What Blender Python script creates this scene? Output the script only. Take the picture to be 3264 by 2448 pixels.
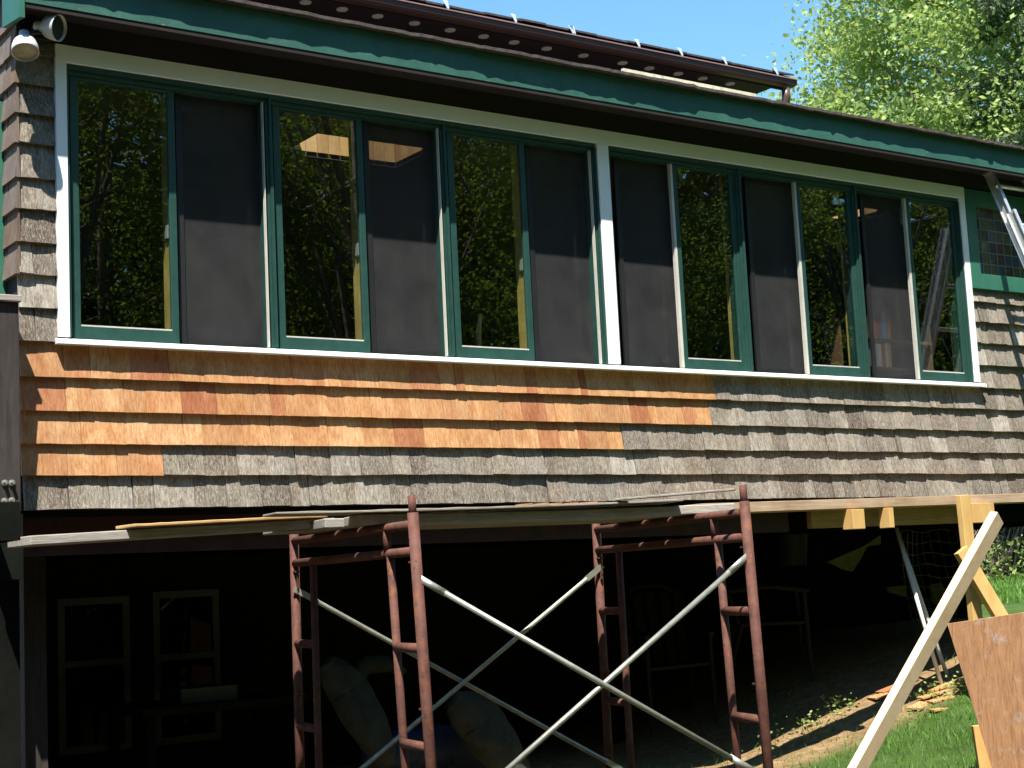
import bpy, math, random
import numpy as np
from mathutils import Vector, Matrix
random.seed(7); rng = np.random.default_rng(11)
sc = bpy.context.scene
for o in list(bpy.data.objects): bpy.data.objects.remove(o)

# ------------------------------------------------------------ camera, sky, sun
F_PX, YAW, PITCH, ROLL, D = 4969.4, 0.61509, 0.125035, -0.049623, 6.4
Fw = Vector((math.sin(YAW)*math.cos(PITCH), math.cos(YAW)*math.cos(PITCH), math.sin(PITCH)))
R0 = Fw.cross(Vector((0, 0, 1))).normalized(); U0 = R0.cross(Fw)
Rt = R0*math.cos(ROLL)+U0*math.sin(ROLL); Up = -R0*math.sin(ROLL)+U0*math.cos(ROLL)
cam_d = bpy.data.cameras.new('camera'); cam = bpy.data.objects.new('camera', cam_d)
sc.collection.objects.link(cam); sc.camera = cam
cam_d.sensor_fit = 'HORIZONTAL'; cam_d.sensor_width = 36; cam_d.lens = F_PX/3264*36
cam_d.clip_start = .05; cam_d.clip_end = 900
M = Matrix((Rt, Up, -Fw)).transposed().to_4x4(); M.translation = Vector((0, -D, 0)); cam.matrix_world = M

SUN = Vector((.82, 1.0, -2.5)).normalized()          # direction the light travels
w = bpy.data.worlds.new('World'); sc.world = w; w.use_nodes = True
nt = w.node_tree; bg = nt.nodes['Background']
sky = nt.nodes.new('ShaderNodeTexSky'); sky.sky_type = 'NISHITA'; sky.sun_disc = False
sky.sun_elevation = math.asin(-SUN.z); sky.sun_rotation = math.atan2(-SUN.x, -SUN.y)
sky.air_density = 1.0; sky.dust_density = .1; sky.ozone_density = 1.0; sky.altitude = 200
tint = nt.nodes.new('ShaderNodeMix'); tint.data_type = 'RGBA'; tint.blend_type = 'MULTIPLY'; tint.inputs[0].default_value = 1; tint.inputs[7].default_value = (.84, 1.22, 1.36, 1)
nt.links.new(sky.outputs[0], tint.inputs[6]); nt.links.new(tint.outputs[2], bg.inputs[0]); bg.inputs[1].default_value = .075
sd = bpy.data.lights.new('sun', 'SUN'); sd.energy = 4.6; sd.angle = math.radians(.53); sd.color = (1, .95, .87)
so = bpy.data.objects.new('sun', sd); sc.collection.objects.link(so)
so.rotation_euler = SUN.to_track_quat('-Z', 'Y').to_euler()
sc.view_settings.view_transform = 'Standard'; sc.view_settings.look = 'None'
sc.view_settings.exposure = 1.46; sc.view_settings.gamma = 1; sc.view_settings.use_curve_mapping = False
sc.cycles.max_bounces = 8; sc.cycles.transparent_max_bounces = 24

# ------------------------------------------------------------ helpers
def ray(sx, sy): return Fw + Rt*((sx-1632)/F_PX) - Up*((sy-1224)/F_PX)
def at(sx, sy, Y):
    d = ray(sx, sy); return d*((Y+D)/d.y)+Vector((0, -D, 0))
def atz(sx, sy, Z):
    d = ray(sx, sy); return d*(Z/d.z)+Vector((0, -D, 0))
def dep(sx, sy, wd): return ray(sx, sy)*wd+Vector((0, -D, 0))
def X(x0, y): return x0*(1+y/D)                      # same sight line, set back by y

def tag(o, label=None, cat=None, group=None, kind=None):
    if label: o['label'] = label
    if cat: o['category'] = cat
    if group: o['group'] = group
    if kind: o['kind'] = kind
    return o
WL = {}
def empty(name, loc, label, cat, group=None, kind=None):
    o = bpy.data.objects.new(name, None); sc.collection.objects.link(o)
    o.location = loc; o.empty_display_size = .1; WL[o.name] = Vector(loc)
    return tag(o, label, cat, group, kind)

class MB:
    def __init__(s): s.v = []; s.f = []
    def poly(s, pts):
        n = len(s.v); s.v += [tuple(p) for p in pts]; s.f.append(tuple(range(n, n+len(pts))))
    def hexa(s, p):      # p[0..3] bottom ring, p[4..7] top ring
        n = len(s.v); s.v += [tuple(q) for q in p]
        for f in ((3, 2, 1, 0), (4, 5, 6, 7), (0, 1, 5, 4), (1, 2, 6, 5), (2, 3, 7, 6), (3, 0, 4, 7)):
            s.f.append(tuple(n+i for i in f))
        return s
    def box(s, x0, x1, y0, y1, z0, z1):
        return s.hexa([(x0, y0, z0), (x1, y0, z0), (x1, y1, z0), (x0, y1, z0), (x0, y0, z1), (x1, y0, z1), (x1, y1, z1), (x0, y1, z1)])
    def beam(s, a, b, wd, th, side):   # wd along side direction, th along the third axis
        a = Vector(a); b = Vector(b); d = (b-a).normalized(); sv = Vector(side); sv = (sv-d*sv.dot(d)).normalized(); t = d.cross(sv)
        q = []
        for c in (a, b):
            for i, j in ((-1, -1), (1, -1), (1, 1), (-1, 1)): q.append(c+sv*(wd/2*i)+t*(th/2*j))
        return s.hexa(q)
    def tube(s, pts, r, n=10, cap=True, flat=None):
        pts = [Vector(p) for p in pts]; rs = r if isinstance(r, (list, tuple)) else [r]*len(pts)
        base = len(s.v); prev = None
        for i, p in enumerate(pts):
            d = (pts[min(i+1, len(pts)-1)]-pts[max(i-1, 0)]).normalized()
            if prev is None:
                a = d.orthogonal().normalized()
            else:
                a = (prev-d*prev.dot(d)).normalized()
            prev = a; b = d.cross(a)
            for k in range(n):
                t = 2*math.pi*k/n; s.v.append(tuple(p+a*(rs[i]*math.cos(t))+b*(rs[i]*math.sin(t))))
        for i in range(len(pts)-1):
            for k in range(n):
                s.f.append((base+i*n+k, base+i*n+(k+1) % n, base+(i+1)*n+(k+1) % n, base+(i+1)*n+k))
        if cap:
            s.f.append(tuple(base+k for k in range(n))[::-1]); s.f.append(tuple(base+(len(pts)-1)*n+k for k in range(n)))
        return s
    def lathe(s, c, axis, prof, n=20):
        axis = Vector(axis).normalized(); a = axis.orthogonal().normalized(); b = axis.cross(a); base = len(s.v); c = Vector(c)
        for (h, r) in prof:
            for k in range(n):
                t = 2*math.pi*k/n; s.v.append(tuple(c+axis*h+a*(r*math.cos(t))+b*(r*math.sin(t))))
        for i in range(len(prof)-1):
            for k in range(n):
                s.f.append((base+i*n+k, base+i*n+(k+1) % n, base+(i+1)*n+(k+1) % n, base+(i+1)*n+k))
        return s
    def build(s, name, m, parent=None, smooth=False, base=None, bevel=0):
        if parent is not None: off = WL[parent.name]
        elif base is not None: off = Vector(base)
        else: off = Vector((0, 0, 0))
        me = bpy.data.meshes.new(name); me.from_pydata([(v[0]-off.x, v[1]-off.y, v[2]-off.z) for v in s.v], [], s.f)
        me.materials.append(m); me.update()
        if smooth: me.polygons.foreach_set('use_smooth', [True]*len(me.polygons))
        o = bpy.data.objects.new(name, me); sc.collection.objects.link(o); WL[o.name] = off
        if parent is not None: o.parent = parent
        else: o.location = off
        if bevel:
            b = o.modifiers.new('bevel', 'BEVEL'); b.width = bevel; b.segments = 2; b.limit_method = 'ANGLE'
        return o

class NG:
    def __init__(s, name):
        s.m = bpy.data.materials.new(name); s.m.use_nodes = True; s.t = s.m.node_tree; s.n = s.t.nodes
        s.b = s.n['Principled BSDF']; s.out = s.n['Material Output']
    def N(s, ty, **k):
        o = s.n.new(ty)
        for a, v in k.items(): setattr(o, a, v)
        return o
    def L(s, a, b): s.t.links.new(a, b)
    def coord(s, scale=(1, 1, 1), rnd=0):
        tc = s.N('ShaderNodeTexCoord'); mp = s.N('ShaderNodeMapping'); mp.inputs['Scale'].default_value = scale
        if rnd:
            oi = s.N('ShaderNodeObjectInfo'); mu = s.N('ShaderNodeMath', operation='MULTIPLY'); mu.inputs[1].default_value = rnd
            s.L(oi.outputs['Random'], mu.inputs[0]); ad = s.N('ShaderNodeVectorMath', operation='ADD')
            s.L(tc.outputs['Object'], ad.inputs[0]); s.L(mu.outputs[0], ad.inputs[1]); s.L(ad.outputs[0], mp.inputs[0])
        else: s.L(tc.outputs['Object'], mp.inputs[0])
        return mp.outputs[0]
    def noise(s, vec, scale, detail=4, rough=.55, dist=0):
        n = s.N('ShaderNodeTexNoise'); n.inputs['Scale'].default_value = scale; n.inputs['Detail'].default_value = detail
        n.inputs['Roughness'].default_value = rough; n.inputs['Distortion'].default_value = dist; s.L(vec, n.inputs['Vector']); return n.outputs['Fac']
    def ramp(s, fac, stops):
        r = s.N('ShaderNodeValToRGB'); e = r.color_ramp.elements
        while len(e) < len(stops): e.new(.5)
        for i, (p, c) in enumerate(stops):
            e[i].position = p; e[i].color = (*c, 1) if len(c) == 3 else c
        s.L(fac, r.inputs[0]); return r.outputs[0]
    def mix(s, fac, a, b, mode='MIX'):
        m = s.N('ShaderNodeMix', data_type='RGBA', blend_type=mode)
        if isinstance(fac, float): m.inputs[0].default_value = fac
        else: s.L(fac, m.inputs[0])
        for i, c in ((6, a), (7, b)):
            if isinstance(c, tuple): m.inputs[i].default_value = (*c, 1)
            else: s.L(c, m.inputs[i])
        return m.outputs[2]
    def bump(s, h, dist=.002, st=1.):
        b = s.N('ShaderNodeBump'); b.inputs['Distance'].default_value = dist; b.inputs['Strength'].default_value = st
        s.L(h, b.inputs['Height']); s.L(b.outputs[0], s.b.inputs['Normal'])
    def fin(s, col, rough=.7, metal=0, spec=.4):
        if isinstance(col, tuple): s.b.inputs['Base Color'].default_value = (*col, 1)
        else: s.L(col, s.b.inputs['Base Color'])
        s.b.inputs['Roughness'].default_value = rough; s.b.inputs['Metallic'].default_value = metal
        s.b.inputs['Specular IOR Level'].default_value = spec; return s.m

def g(v): return (v, v, v)
def paint(name, col, rough=.5, var=.25, sc_=6, bump=.0006, dirt=None, spec=.4):
    s = NG(name); v = s.coord(); a = s.noise(v, sc_, 6, .65); b = s.noise(v, sc_*12, 3)
    c = s.ramp(a, [(.3, tuple(x*(1-var) for x in col)), (.7, tuple(min(1, x*(1+var)) for x in col))])
    if dirt: 
        d = s.ramp(s.noise(v, sc_*2.3, 8, .75), [(.52, g(0)), (.66, g(1))]); c = s.mix(d, c, dirt)
    s.bump(b, bump*2, .6); return s.fin(c, rough, spec=spec)

def wood(name, cols, scale=(60, 60, 5), rnd=7., rough=.8, blotch=(3, 3, 3), grain=.35, bump=.0012, dark=(.5, .42, .36), weather=None, rand_pos=None):
    """grain runs along the axis with the small scale; each object takes its own board colour"""
    s = NG(name); v = s.coord(scale, rnd); vb = s.coord(blotch, rnd)
    oi = s.N('ShaderNodeObjectInfo')
    n = len(cols); pos = rand_pos or [i/(n-1) if n > 1 else 0 for i in range(n)]
    base = s.ramp(oi.outputs['Random'], list(zip(pos, cols))) if n > 1 else s.mix(0., cols[0], cols[0])
    gr = s.noise(v, 1.0, 6, .7, .6)
    bl = s.noise(vb, 1.0, 4, .6, .3)
    c = s.mix(s.ramp(gr, [(.35, g(grain)), (.62, g(0))]), base, dark, 'MULTIPLY')
    c = s.mix(s.ramp(bl, [(.42, g(0)), (.75, g(.75))]), c, dark, 'MULTIPLY')
    if weather:
        c = s.mix(s.ramp(s.noise(v, 2.6, 5, .8), [(.5, g(0)), (.72, g(.8))]), c, weather)
    s.bump(gr, bump, 1.); return s.fin(c, rough, spec=.2)

# ------------------------------------------------------------ materials
m_new = wood('cedar_new', [(.33, .145, .075), (.40, .20, .10), (.50, .30, .145), (.44, .26, .12), (.53, .345, .18), (.39, .225, .11), (.50, .30, .145)],
             scale=(120, 120, 5), blotch=(12, 12, 6), grain=.85, dark=(.66, .44, .30), rand_pos=[0, .12, .3, .48, .66, .84, 1], bump=.002)
m_old = wood('cedar_weathered', [(.13, .102, .078), (.27, .235, .185), (.175, .15, .12), (.33, .30, .25), (.21, .17, .125), (.42, .395, .34), (.165, .14, .11), (.29, .26, .20)],
             scale=(110, 110, 2.5), blotch=(14, 14, 5), grain=1., dark=(.42, .36, .30), weather=(.58, .54, .48), bump=.004, rough=.9)
m_old_red = wood('cedar_weathered_side', [(.20, .14, .10), (.19, .16, .14), (.23, .19, .165)], scale=(150, 150, 6), blotch=(12, 12, 5), grain=.7, dark=(.45, .38, .33), bump=.003, rough=.9)
m_white = paint('white_paint', (.80, .82, .80), .45, .03)
m_track = paint('pale_track', (.50, .48, .42), .5, .15)
m_green = paint('window_green', (.018, .056, .045), .38, .18, 20, spec=.4)
m_greenc = paint('casing_green', (.030, .135, .088), .5, .15, 5)
m_dark = paint('dark_brown_paint', (.016, .011, .010), .85, .35)
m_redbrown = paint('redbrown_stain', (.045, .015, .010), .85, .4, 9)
m_black = paint('black_rubber', (.012, .012, .013), .5, .2)
m_inner = wood('interior_pine', [(.42, .33, .10)], scale=(60, 60, 6), grain=.35, rough=.6)
m_well = wood('skylight_pine', [(.46, .27, .11), (.55, .35, .16), (.40, .24, .10)], scale=(60, 60, 5), grain=.35, rough=.5)
m_room = paint('room_wall', (.10, .075, .05), .8, .3)
m_floor = wood('room_floor', [(.16, .09, .045)], scale=(5, 60, 60))
m_gutter = paint('brown_gutter', (.085, .050, .045), .4, .12, 3)
m_soffit = paint('dark_soffit', (.020, .013, .016), .7, .2)
m_vent = paint('vent_plastic', (.55, .55, .5), .5, .1)
m_roof = paint('asphalt_shingles', (.07, .055, .05), .95, .5, 30, .004)
m_cream = paint('cream_batten', (.62, .58, .42), .6, .15, 14, dirt=(.35, .28, .18))
m_alu = paint('aluminium', (.70, .72, .70), .32, .08, 20, spec=.6); m_alu.node_tree.nodes['Principled BSDF'].inputs['Metallic'].default_value = .65
m_lamp = paint('lamp_metal', (.50, .52, .52), .45, .15, 18)
m_lens = paint('lamp_glass', (.30, .27, .19), .25, .3, 30)
m_galv = paint('galvanised_tube', (.34, .35, .29), .38, .25, 25, spec=.6); m_galv.node_tree.nodes['Principled BSDF'].inputs['Metallic'].default_value = .6
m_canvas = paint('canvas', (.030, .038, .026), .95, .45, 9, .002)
m_blue = paint('blue_tarp', (.008, .025, .055), .6, .4, 6)
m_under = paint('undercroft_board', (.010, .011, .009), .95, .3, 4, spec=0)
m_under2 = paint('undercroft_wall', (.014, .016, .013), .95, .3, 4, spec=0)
m_wframe = paint('old_window_paint', (.07, .085, .07), .7, .2, 8)
m_timber = wood('dark_timber', [(.055, .047, .042)], scale=(50, 50, 4), rnd=3, grain=.6, dark=(.4, .36, .33), rough=.9)
m_oldplank = wood('grey_plank', [(.34, .31, .27), (.40, .37, .32), (.28, .25, .20)], scale=(5, 60, 90), grain=.6, dark=(.5, .45, .38), rough=.9, bump=.002)
m_tanplank = wood('tan_board', [(.50, .32, .14)], scale=(4, 60, 80), grain=.5, dark=(.62, .5, .36))
m_fir = wood('new_fir', [(.76, .55, .38), (.78, .58, .38)], scale=(40, 40, 40), blotch=(5, 5, 5), grain=.18, dark=(.75, .6, .46), rough=.7, bump=.0005)
m_yel = wood('yellow_pine', [(.62, .42, .16), (.58, .38, .15)], scale=(40, 40, 6), blotch=(6, 6, 3), grain=.3, dark=(.72, .55, .38), rough=.7, bump=.0006)
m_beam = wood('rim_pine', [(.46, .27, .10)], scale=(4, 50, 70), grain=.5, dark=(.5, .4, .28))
def rust():
    s = NG('rusty_red_steel'); v = s.coord(); a = s.noise(v, 28, 8, .7); b = s.noise(v, 9, 5, .7)
    c = s.ramp(b, [(.3, (.045, .019, .013)), (.5, (.092, .036, .026)), (.72, (.13, .060, .044))])
    c = s.mix(s.ramp(a, [(.52, g(0)), (.66, g(1))]), c, (.16, .055, .018)); c = s.mix(s.ramp(s.noise(v, 60, 3), [(.62, g(0)), (.70, g(1))]), c, (.035, .022, .018))
    s.bump(a, .0015, .7); return s.fin(c, .75, .1, .3)
m_rust = rust()
def plyw():
    s = NG('weathered_plywood'); v = s.coord((16, 16, 2.5)); v2 = s.coord((9, 9, 9))
    c = s.ramp(s.noise(v, 3, 7, .7, 1.2), [(.3, (.22, .10, .045)), (.5, (.36, .18, .08)), (.7, (.46, .25, .12))])
    c = s.mix(s.ramp(s.noise(v2, 1.2, 7, .8), [(.56, g(0)), (.68, g(.8))]), c, (.42, .36, .32))
    s.bump(s.noise(v, 6, 6, .7), .002); return s.fin(c, .85)
m_ply = plyw()
def glass(name, col=(.93, .96, .95), refl=1.):
    s = NG(name); s.n.remove(s.b)
    tr = s.N('ShaderNodeBsdfTransparent'); tr.inputs[0].default_value = (*col, 1)
    gl = s.N('ShaderNodeBsdfGlossy'); gl.inputs['Roughness'].default_value = .004; gl.inputs[0].default_value = (refl, refl, refl, 1)
    ge = s.N('ShaderNodeNewGeometry'); mr = s.N('ShaderNodeMapRange'); mr.inputs[3].default_value = 1.7; mr.inputs[4].default_value = 1/1.7
    fr = s.N('ShaderNodeFresnel'); s.L(ge.outputs['Backfacing'], mr.inputs[0]); s.L(mr.outputs[0], fr.inputs[0])
    v = s.coord(); bp = s.N('ShaderNodeBump'); bp.inputs['Distance'].default_value = .0006; bp.inputs['Strength'].default_value = .25
    s.L(s.noise(v, 2.2, 1), bp.inputs['Height']); s.L(bp.outputs[0], gl.inputs['Normal'])
    mx = s.N('ShaderNodeMixShader'); s.L(fr.outputs[0], mx.inputs[0]); s.L(tr.outputs[0], mx.inputs[1]); s.L(gl.outputs[0], mx.inputs[2])
    s.L(mx.outputs[0], s.out.inputs[0]); return s.m
m_glass = glass('window_glass')
def screen():
    s = NG('insect_screen'); v = s.coord(); c = s.ramp(s.noise(v, 7, 6, .7), [(.3, (.030, .031, .032)), (.7, (.056, .056, .056))]); s.fin(c, .9, 0, .1)
    tr = s.N('ShaderNodeBsdfTransparent'); mx = s.N('ShaderNodeMixShader'); mx.inputs[0].default_value = .44
    s.L(tr.outputs[0], mx.inputs[1]); s.L(s.b.outputs[0], mx.inputs[2]); s.L(mx.outputs[0], s.out.inputs[0]); return s.m
m_glass_dim = glass('dim_glass', (.3, .3, .3), .05)  # reflection darkened by colour so the lower panes stay near black
m_screen = screen()
def foliage(name, cols, tr=.35, sc_=1.2, st=(.28, .5, .72)):
    s = NG(name); v = s.coord(); c = s.ramp(s.noise(v, sc_, 6, .75), list(zip(st, cols)))
    s.fin(c, .55, 0, .35); t = s.N('ShaderNodeBsdfTranslucent'); t2 = s.mix(.5, c, (cols[2][0]*1.5, cols[2][1]*1.5, cols[2][2]*.8)); s.L(t2, t.inputs[0])
    mx = s.N('ShaderNodeMixShader'); mx.inputs[0].default_value = tr
    s.L(s.b.outputs[0], mx.inputs[1]); s.L(t.outputs[0], mx.inputs[2]); s.L(mx.outputs[0], s.out.inputs[0]); return s.m
m_leaf = foliage('spring_leaves', [(.11, .18, .05), (.24, .33, .09), (.42, .50, .19)], .35, 2.2)
m_leaf_r = foliage('wood_leaves', [(.008, .022, .008), (.035, .085, .018), (.24, .34, .05)], .5, .40, (.40, .50, .64))  # noise ramp paints sunlit clumps and dark gaps into the leaf colour
m_wood = foliage('deep_wood_leaves', [(.008, .022, .008), (.025, .055, .014), (.09, .14, .03)], .3, .25)
m_conif = foliage('conifer_needles', [(.03, .055, .025), (.055, .09, .04), (.10, .13, .06)], .15)
m_grassb = foliage('grass_blades', [(.06, .14, .02), (.10, .22, .03), (.17, .30, .05)], .35, 2)
m_bark = paint('bark', (.14, .11, .085), .95, .4, 8, .006)
m_twig = paint('dry_twigs', (.11, .085, .07), .95, .4, 4)

# ------------------------------------------------------------ ground
def zg(x, y):
    b = -1.6+.09*(min(max(y, -12), -1.4)+6.4)
    t = min(max((x-6.0)/2.8, 0), 1); t = t*t*(3-2*t)
    b += .62*t
    b += .03*math.sin(x*1.3+y*.7)+.018*math.sin(x*3.1-y*2.3)
    return b
def ground():
    xs = sorted(set([-150, -80, -40, -25, -15]+list(np.arange(-8, 3.5, .6))+list(np.arange(3.5, 11, .12))+list(np.arange(11, 36, 1.0))+[45, 70, 110, 200, 320]))
    ys = sorted(set([-200, -120, -70, -45, -32]+list(np.arange(-26, -3.5, 1.0))+list(np.arange(-3.5, 4, .12))+list(np.arange(4, 30, 1.0))+[40, 60, 110, 200, 320]))
    m = MB(); nx = len(xs)
    for y in ys:
        for x in xs: m.v.append((x, y, zg(x, y)+(random.uniform(-.012, .012) if 3.5 < x < 11 and -3.5 < y < 4 else 0)))
    for j in range(len(ys)-1):
        for i in range(nx-1): m.f.append((j*nx+i, j*nx+i+1, (j+1)*nx+i+1, (j+1)*nx+i))
    s = NG('ground'); v = s.coord(); 
    gr = s.ramp(s.noise(v, 3.5, 8, .75), [(.3, (.035, .06, .015)), (.55, (.065, .115, .028)), (.75, (.11, .16, .05))])
    so_ = s.ramp(s.noise(v, 14, 9, .8), [(.3, (.11, .065, .03)), (.5, (.27, .18, .09)), (.68, (.40, .29, .17))])
    sep = s.N('ShaderNodeSeparateXYZ'); tc = s.N('ShaderNodeTexCoord'); s.L(tc.outputs['Object'], sep.inputs[0])
    def sm(out, a, b):
        r = s.N('ShaderNodeMapRange', interpolation_type='SMOOTHSTEP'); r.inputs[1].default_value = a; r.inputs[2].default_value = b; s.L(out, r.inputs[0]); return r.outputs[0]
    mu = s.N('ShaderNodeMath', operation='MULTIPLY'); s.L(sm(sep.outputs['Y'], -.25, .1), mu.inputs[0]); s.L(sm(sep.outputs['Y'], 4.2, 3.2), mu.inputs[1])
    mu2 = s.N('ShaderNodeMath', operation='MULTIPLY'); s.L(mu.outputs[0], mu2.inputs[0]); s.L(sm(sep.outputs['X'], 10.6, 9.6), mu2.inputs[1])
    tr_ = s.ramp(s.noise(v, 5, 8, .8), [(.3, (.035, .032, .020)), (.6, (.075, .065, .042)), (.75, (.07, .09, .03))])
    mu3 = s.N('ShaderNodeMath', operation='MULTIPLY'); s.L(sm(sep.outputs['X'], 5.6, 4.6), mu3.inputs[0]); s.L(sm(sep.outputs['Y'], -11., -9.), mu3.inputs[1])
    gr = s.mix(mu3.outputs[0], gr, tr_); c = s.mix(mu2.outputs[0], gr, so_); s.bump(s.noise(v, 22, 8, .8), .03, .9); s.fin(c, .95, 0, .1)
    o = m.build('ground', s.m, smooth=True); tag(o, kind='structure')
ground()

# ------------------------------------------------------------ the house
house = empty('house', (5.2, 1.6, -1.2), 'dark house with green trim, long window band and partly renewed cedar shingles', 'house')
XL, XR = 2.04, 10.8
# sheathing behind the shingles, cut round the openings
def sheath():
    m = MB()
    m.box(XL, XR, .036, .13, .385, 1.10)                       # below the windows
    m.box(XL, XR, .036, .13, 2.325, 2.60)                      # above
    m.box(XL, 2.236, .036, .13, 1.10, 2.325)
    m.box(5.165, 5.232, .026, .13, 1.10, 2.325)
    m.box(8.17, 8.30, .036, .13, 1.10, 2.325)
    m.box(8.30, XR, .036, .13, 1.10, 1.80); m.box(9.75, XR, .026, .13, 1.80, 2.325)
    return m.build('wall', m_dark, house)
sheath()
m = MB(); m.box(XL, XL+.1, .13, 3.4, .385, 2.62); m.box(XR-.1, XR, .13, 3.4, .385, 2.62); m.box(XL, XR, 3.4, 3.5, .385, 3.30)
m.build('wall', m_dark, house)
m = MB(); m.box(2.14, 10.7, .13, 3.4, .40, .45); m.build('floor', m_floor, house)
m = MB(); m.box(2.14, 10.7, 3.36, 3.398, .45, 2.62); m.build('room_wall', m_room, house)
HOLES = [(3.93, 4.67, .87, 1.29), (8.19, 8.46, .84, 1.25)]
def slab(m, x0, x1, y0, y1, zf, th):
    """slab whose underside follows zf(y), with the skylight holes left open"""
    def piece(a, b, c, d): m.hexa([(a, c, zf(c)), (b, c, zf(c)), (b, d, zf(d)), (a, d, zf(d)), (a, c, zf(c)+th), (b, c, zf(c)+th), (b, d, zf(d)+th), (a, d, zf(d)+th)])
    x = x0
    for (a, b, c, d) in HOLES:
        piece(x, a, y0, y1); piece(a, b, y0, c); piece(a, b, d, y1); x = b
    piece(x, x1, y0, y1)
m = MB(); slab(m, 2.14, 10.7, .13, 3.36, lambda y: 2.45, .03); m.build('ceiling', m_room, house)
zroof = lambda y: 2.556+.17*(y+.23)
m = MB(); slab(m, XL-.06, XR+.1, -.22, 3.4, zroof, .055); roof = m.build('roof', m_roof, house)
for (a, b, c, d) in HOLES:      # skylight wells of upright tongue and groove boards
    well = MB().box(a-.03, b+.03, c-.03, c-.012, 2.482, 2.74).build('skylight_well', m_well, house)
    n = int((b-a)/.07)
    for i in range(n):
        x0 = a+(b-a)*i/n; x1 = a+(b-a)*(i+1)/n
        MB().box(x0+.002, x1-.002, d-.0, d+.014, 2.452, 2.87).build('board', m_well, well)
    n = 6
    for i in range(n):
        y0 = c+(d-c)*i/n; y1 = c+(d-c)*(i+1)/n
        MB().box(b, b+.014, y0+.002, y1-.002, 2.452, 2.86).build('board', m_well, well)
        MB().box(a-.014, a, y0+.002, y1-.002, 2.452, 2.86).build('board', m_well, well)
# ragged roofing edge
def edge():
    m = MB(); x = XL-.10; pts = []
    base = 0
    while x < XR+.12:
        if random.random() < .12: base = random.uniform(-.006, .006)
        pts.append((x, -.280+base+random.uniform(-.004, .004), random.uniform(-.0025, .002))); x += random.uniform(.015, .09)
    for i in range(len(pts)-1):
        (x0, a, s0), (x1, b, s1) = pts[i], pts[i+1]
        z0 = 2.618
        m.hexa([(x0, a, z0+s0), (x1, b, z0+s1), (x1, -.15, z0+.010), (x0, -.15, z0+.010), (x0, a, z0+.016+s0), (x1, b, z0+.016+s1), (x1, -.15, z0+.036), (x0, -.15, z0+.036)])
    m.build('roofing_edge', m_roof, roof)
edge()
def fascia_mat():
    s = NG('fascia_paint'); v = s.coord(); 
    c = s.ramp(s.noise(v, 5, 6, .7), [(.3, (.021, .080, .060)), (.7, (.036, .122, .092))])
    vs = s.coord((14, 14, 60)); c = s.mix(s.ramp(s.noise(vs, 1, 8, .8), [(.6, g(0)), (.68, g(.75))]), c, (.20, .17, .14))
    s.bump(s.noise(v, 60, 3), .001); return s.fin(c, .55)
m_fascia = fascia_mat()
MB().box(XL-.05, XR+.08, -.232, -.206, 2.470, 2.617).build('fascia', m_fascia, house)
MB().box(XL-.05, XR+.08, -.206, .0, 2.500, 2.516).build('soffit', m_soffit, house)
m = MB().box(XL-.048, XR, -.228, -.209, 2.448, 2.4695); m.build('fascia_drip_board', m_dark, house)
MB().hexa([(XL-.072, -.236, 2.40), (XL-.051, -.236, 2.40), (XL-.051, .0, 2.43), (XL-.072, .0, 2.43), (XL-.072, -.236, 2.64), (XL-.051, -.236, 2.64), (XL-.051, .0, 2.68), (XL-.072, .0, 2.68)]).build('rake_board', m_greenc, house)
MB().box(XL, XR, -.004, .025, 2.400, 2.4985).build('frieze_board', m_dark, house)

# shingles: one tapered mesh each, cupped and uneven at the butt
n_sh = {'a': 0}
def shingle_mesh(x0, x1, zb, ztop, yb=0., wob=1.):
    w_ = x1-x0; n = 4; m = MB(); gap = .0007 if wob < 1 else .0014
    x0 += gap; x1 -= gap
    tb = random.uniform(-.003, .004)*wob; cup = random.uniform(-.003, .003)*wob; tilt = random.uniform(-.0025, .0025)*wob
    zo = random.uniform(-.0016, .0016)*wob; zt = random.uniform(-.0010, .0010)*wob
    lean = random.uniform(-.003, .003)
    for j, (z, y) in enumerate(((zb, yb-.0), (zb, yb+.020), (ztop+.03, yb+.0355), (ztop+.03, yb+.0325))):
        for i in range(n+1):
            t = i/n; xx = x0+(x1-x0)*t; yy = y; zz = z
            if j < 1: yy += tb+cup*(4*t*(1-t)-.5)+tilt*(t-.5)*2+random.uniform(-.0008, .0008)
            if j < 2: zz += zo+zt*(t-.5)*2+random.uniform(-.0009, .0009)
            else: xx += lean
            m.v.append((xx, yy, zz))
    k = n+1
    for a, b in ((0, 1), (1, 2), (2, 3), (3, 0)):
        for i in range(n): m.f.append((a*k+i, b*k+i, b*k+i+1, a*k+i+1))
    m.f.append((0, 3*k, 2*k, k)); m.f.append((n, k+n, 2*k+n, 3*k+n))
    return m
def row(zb, ztop, x0, x1, matf, wmin=.065, wmax=.185, xstuff=8.46, fixed=None):
    x = x0; rest = []
    while x < x1-1e-4:
        wd = random.uniform(wmin, wmax) if random.random() < .8 else random.uniform(.045, .08)
        if fixed: wd = fixed
        e = x+wd
        br = getattr(row, 'brk', None)
        if br and x < br-1e-4 < e+.03: e = br
        if x1-e < .04: e = x1
        mt = matf((x+e)/2)
        mm = shingle_mesh(x, e, zb, ztop, wob=.6 if mt is m_new else 1.5)
        if x > xstuff: rest.append(mm)
        else: mm.build('new_shingle' if mt is m_new else 'weathered_shingle', mt, house)
        x = e
    return rest
STUFF = MB()
def addstuff(lst):
    for mm in lst:
        n = len(STUFF.v); STUFF.v += mm.v; STUFF.f += [tuple(i+n for i in f) for f in mm.f]
rows = [(.9416, 1.078, 5.909), (.7986, .9416, 5.866), (.660, .7986, 5.229), (.526, .660, 2.651), (.386, .526, 0)]
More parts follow.
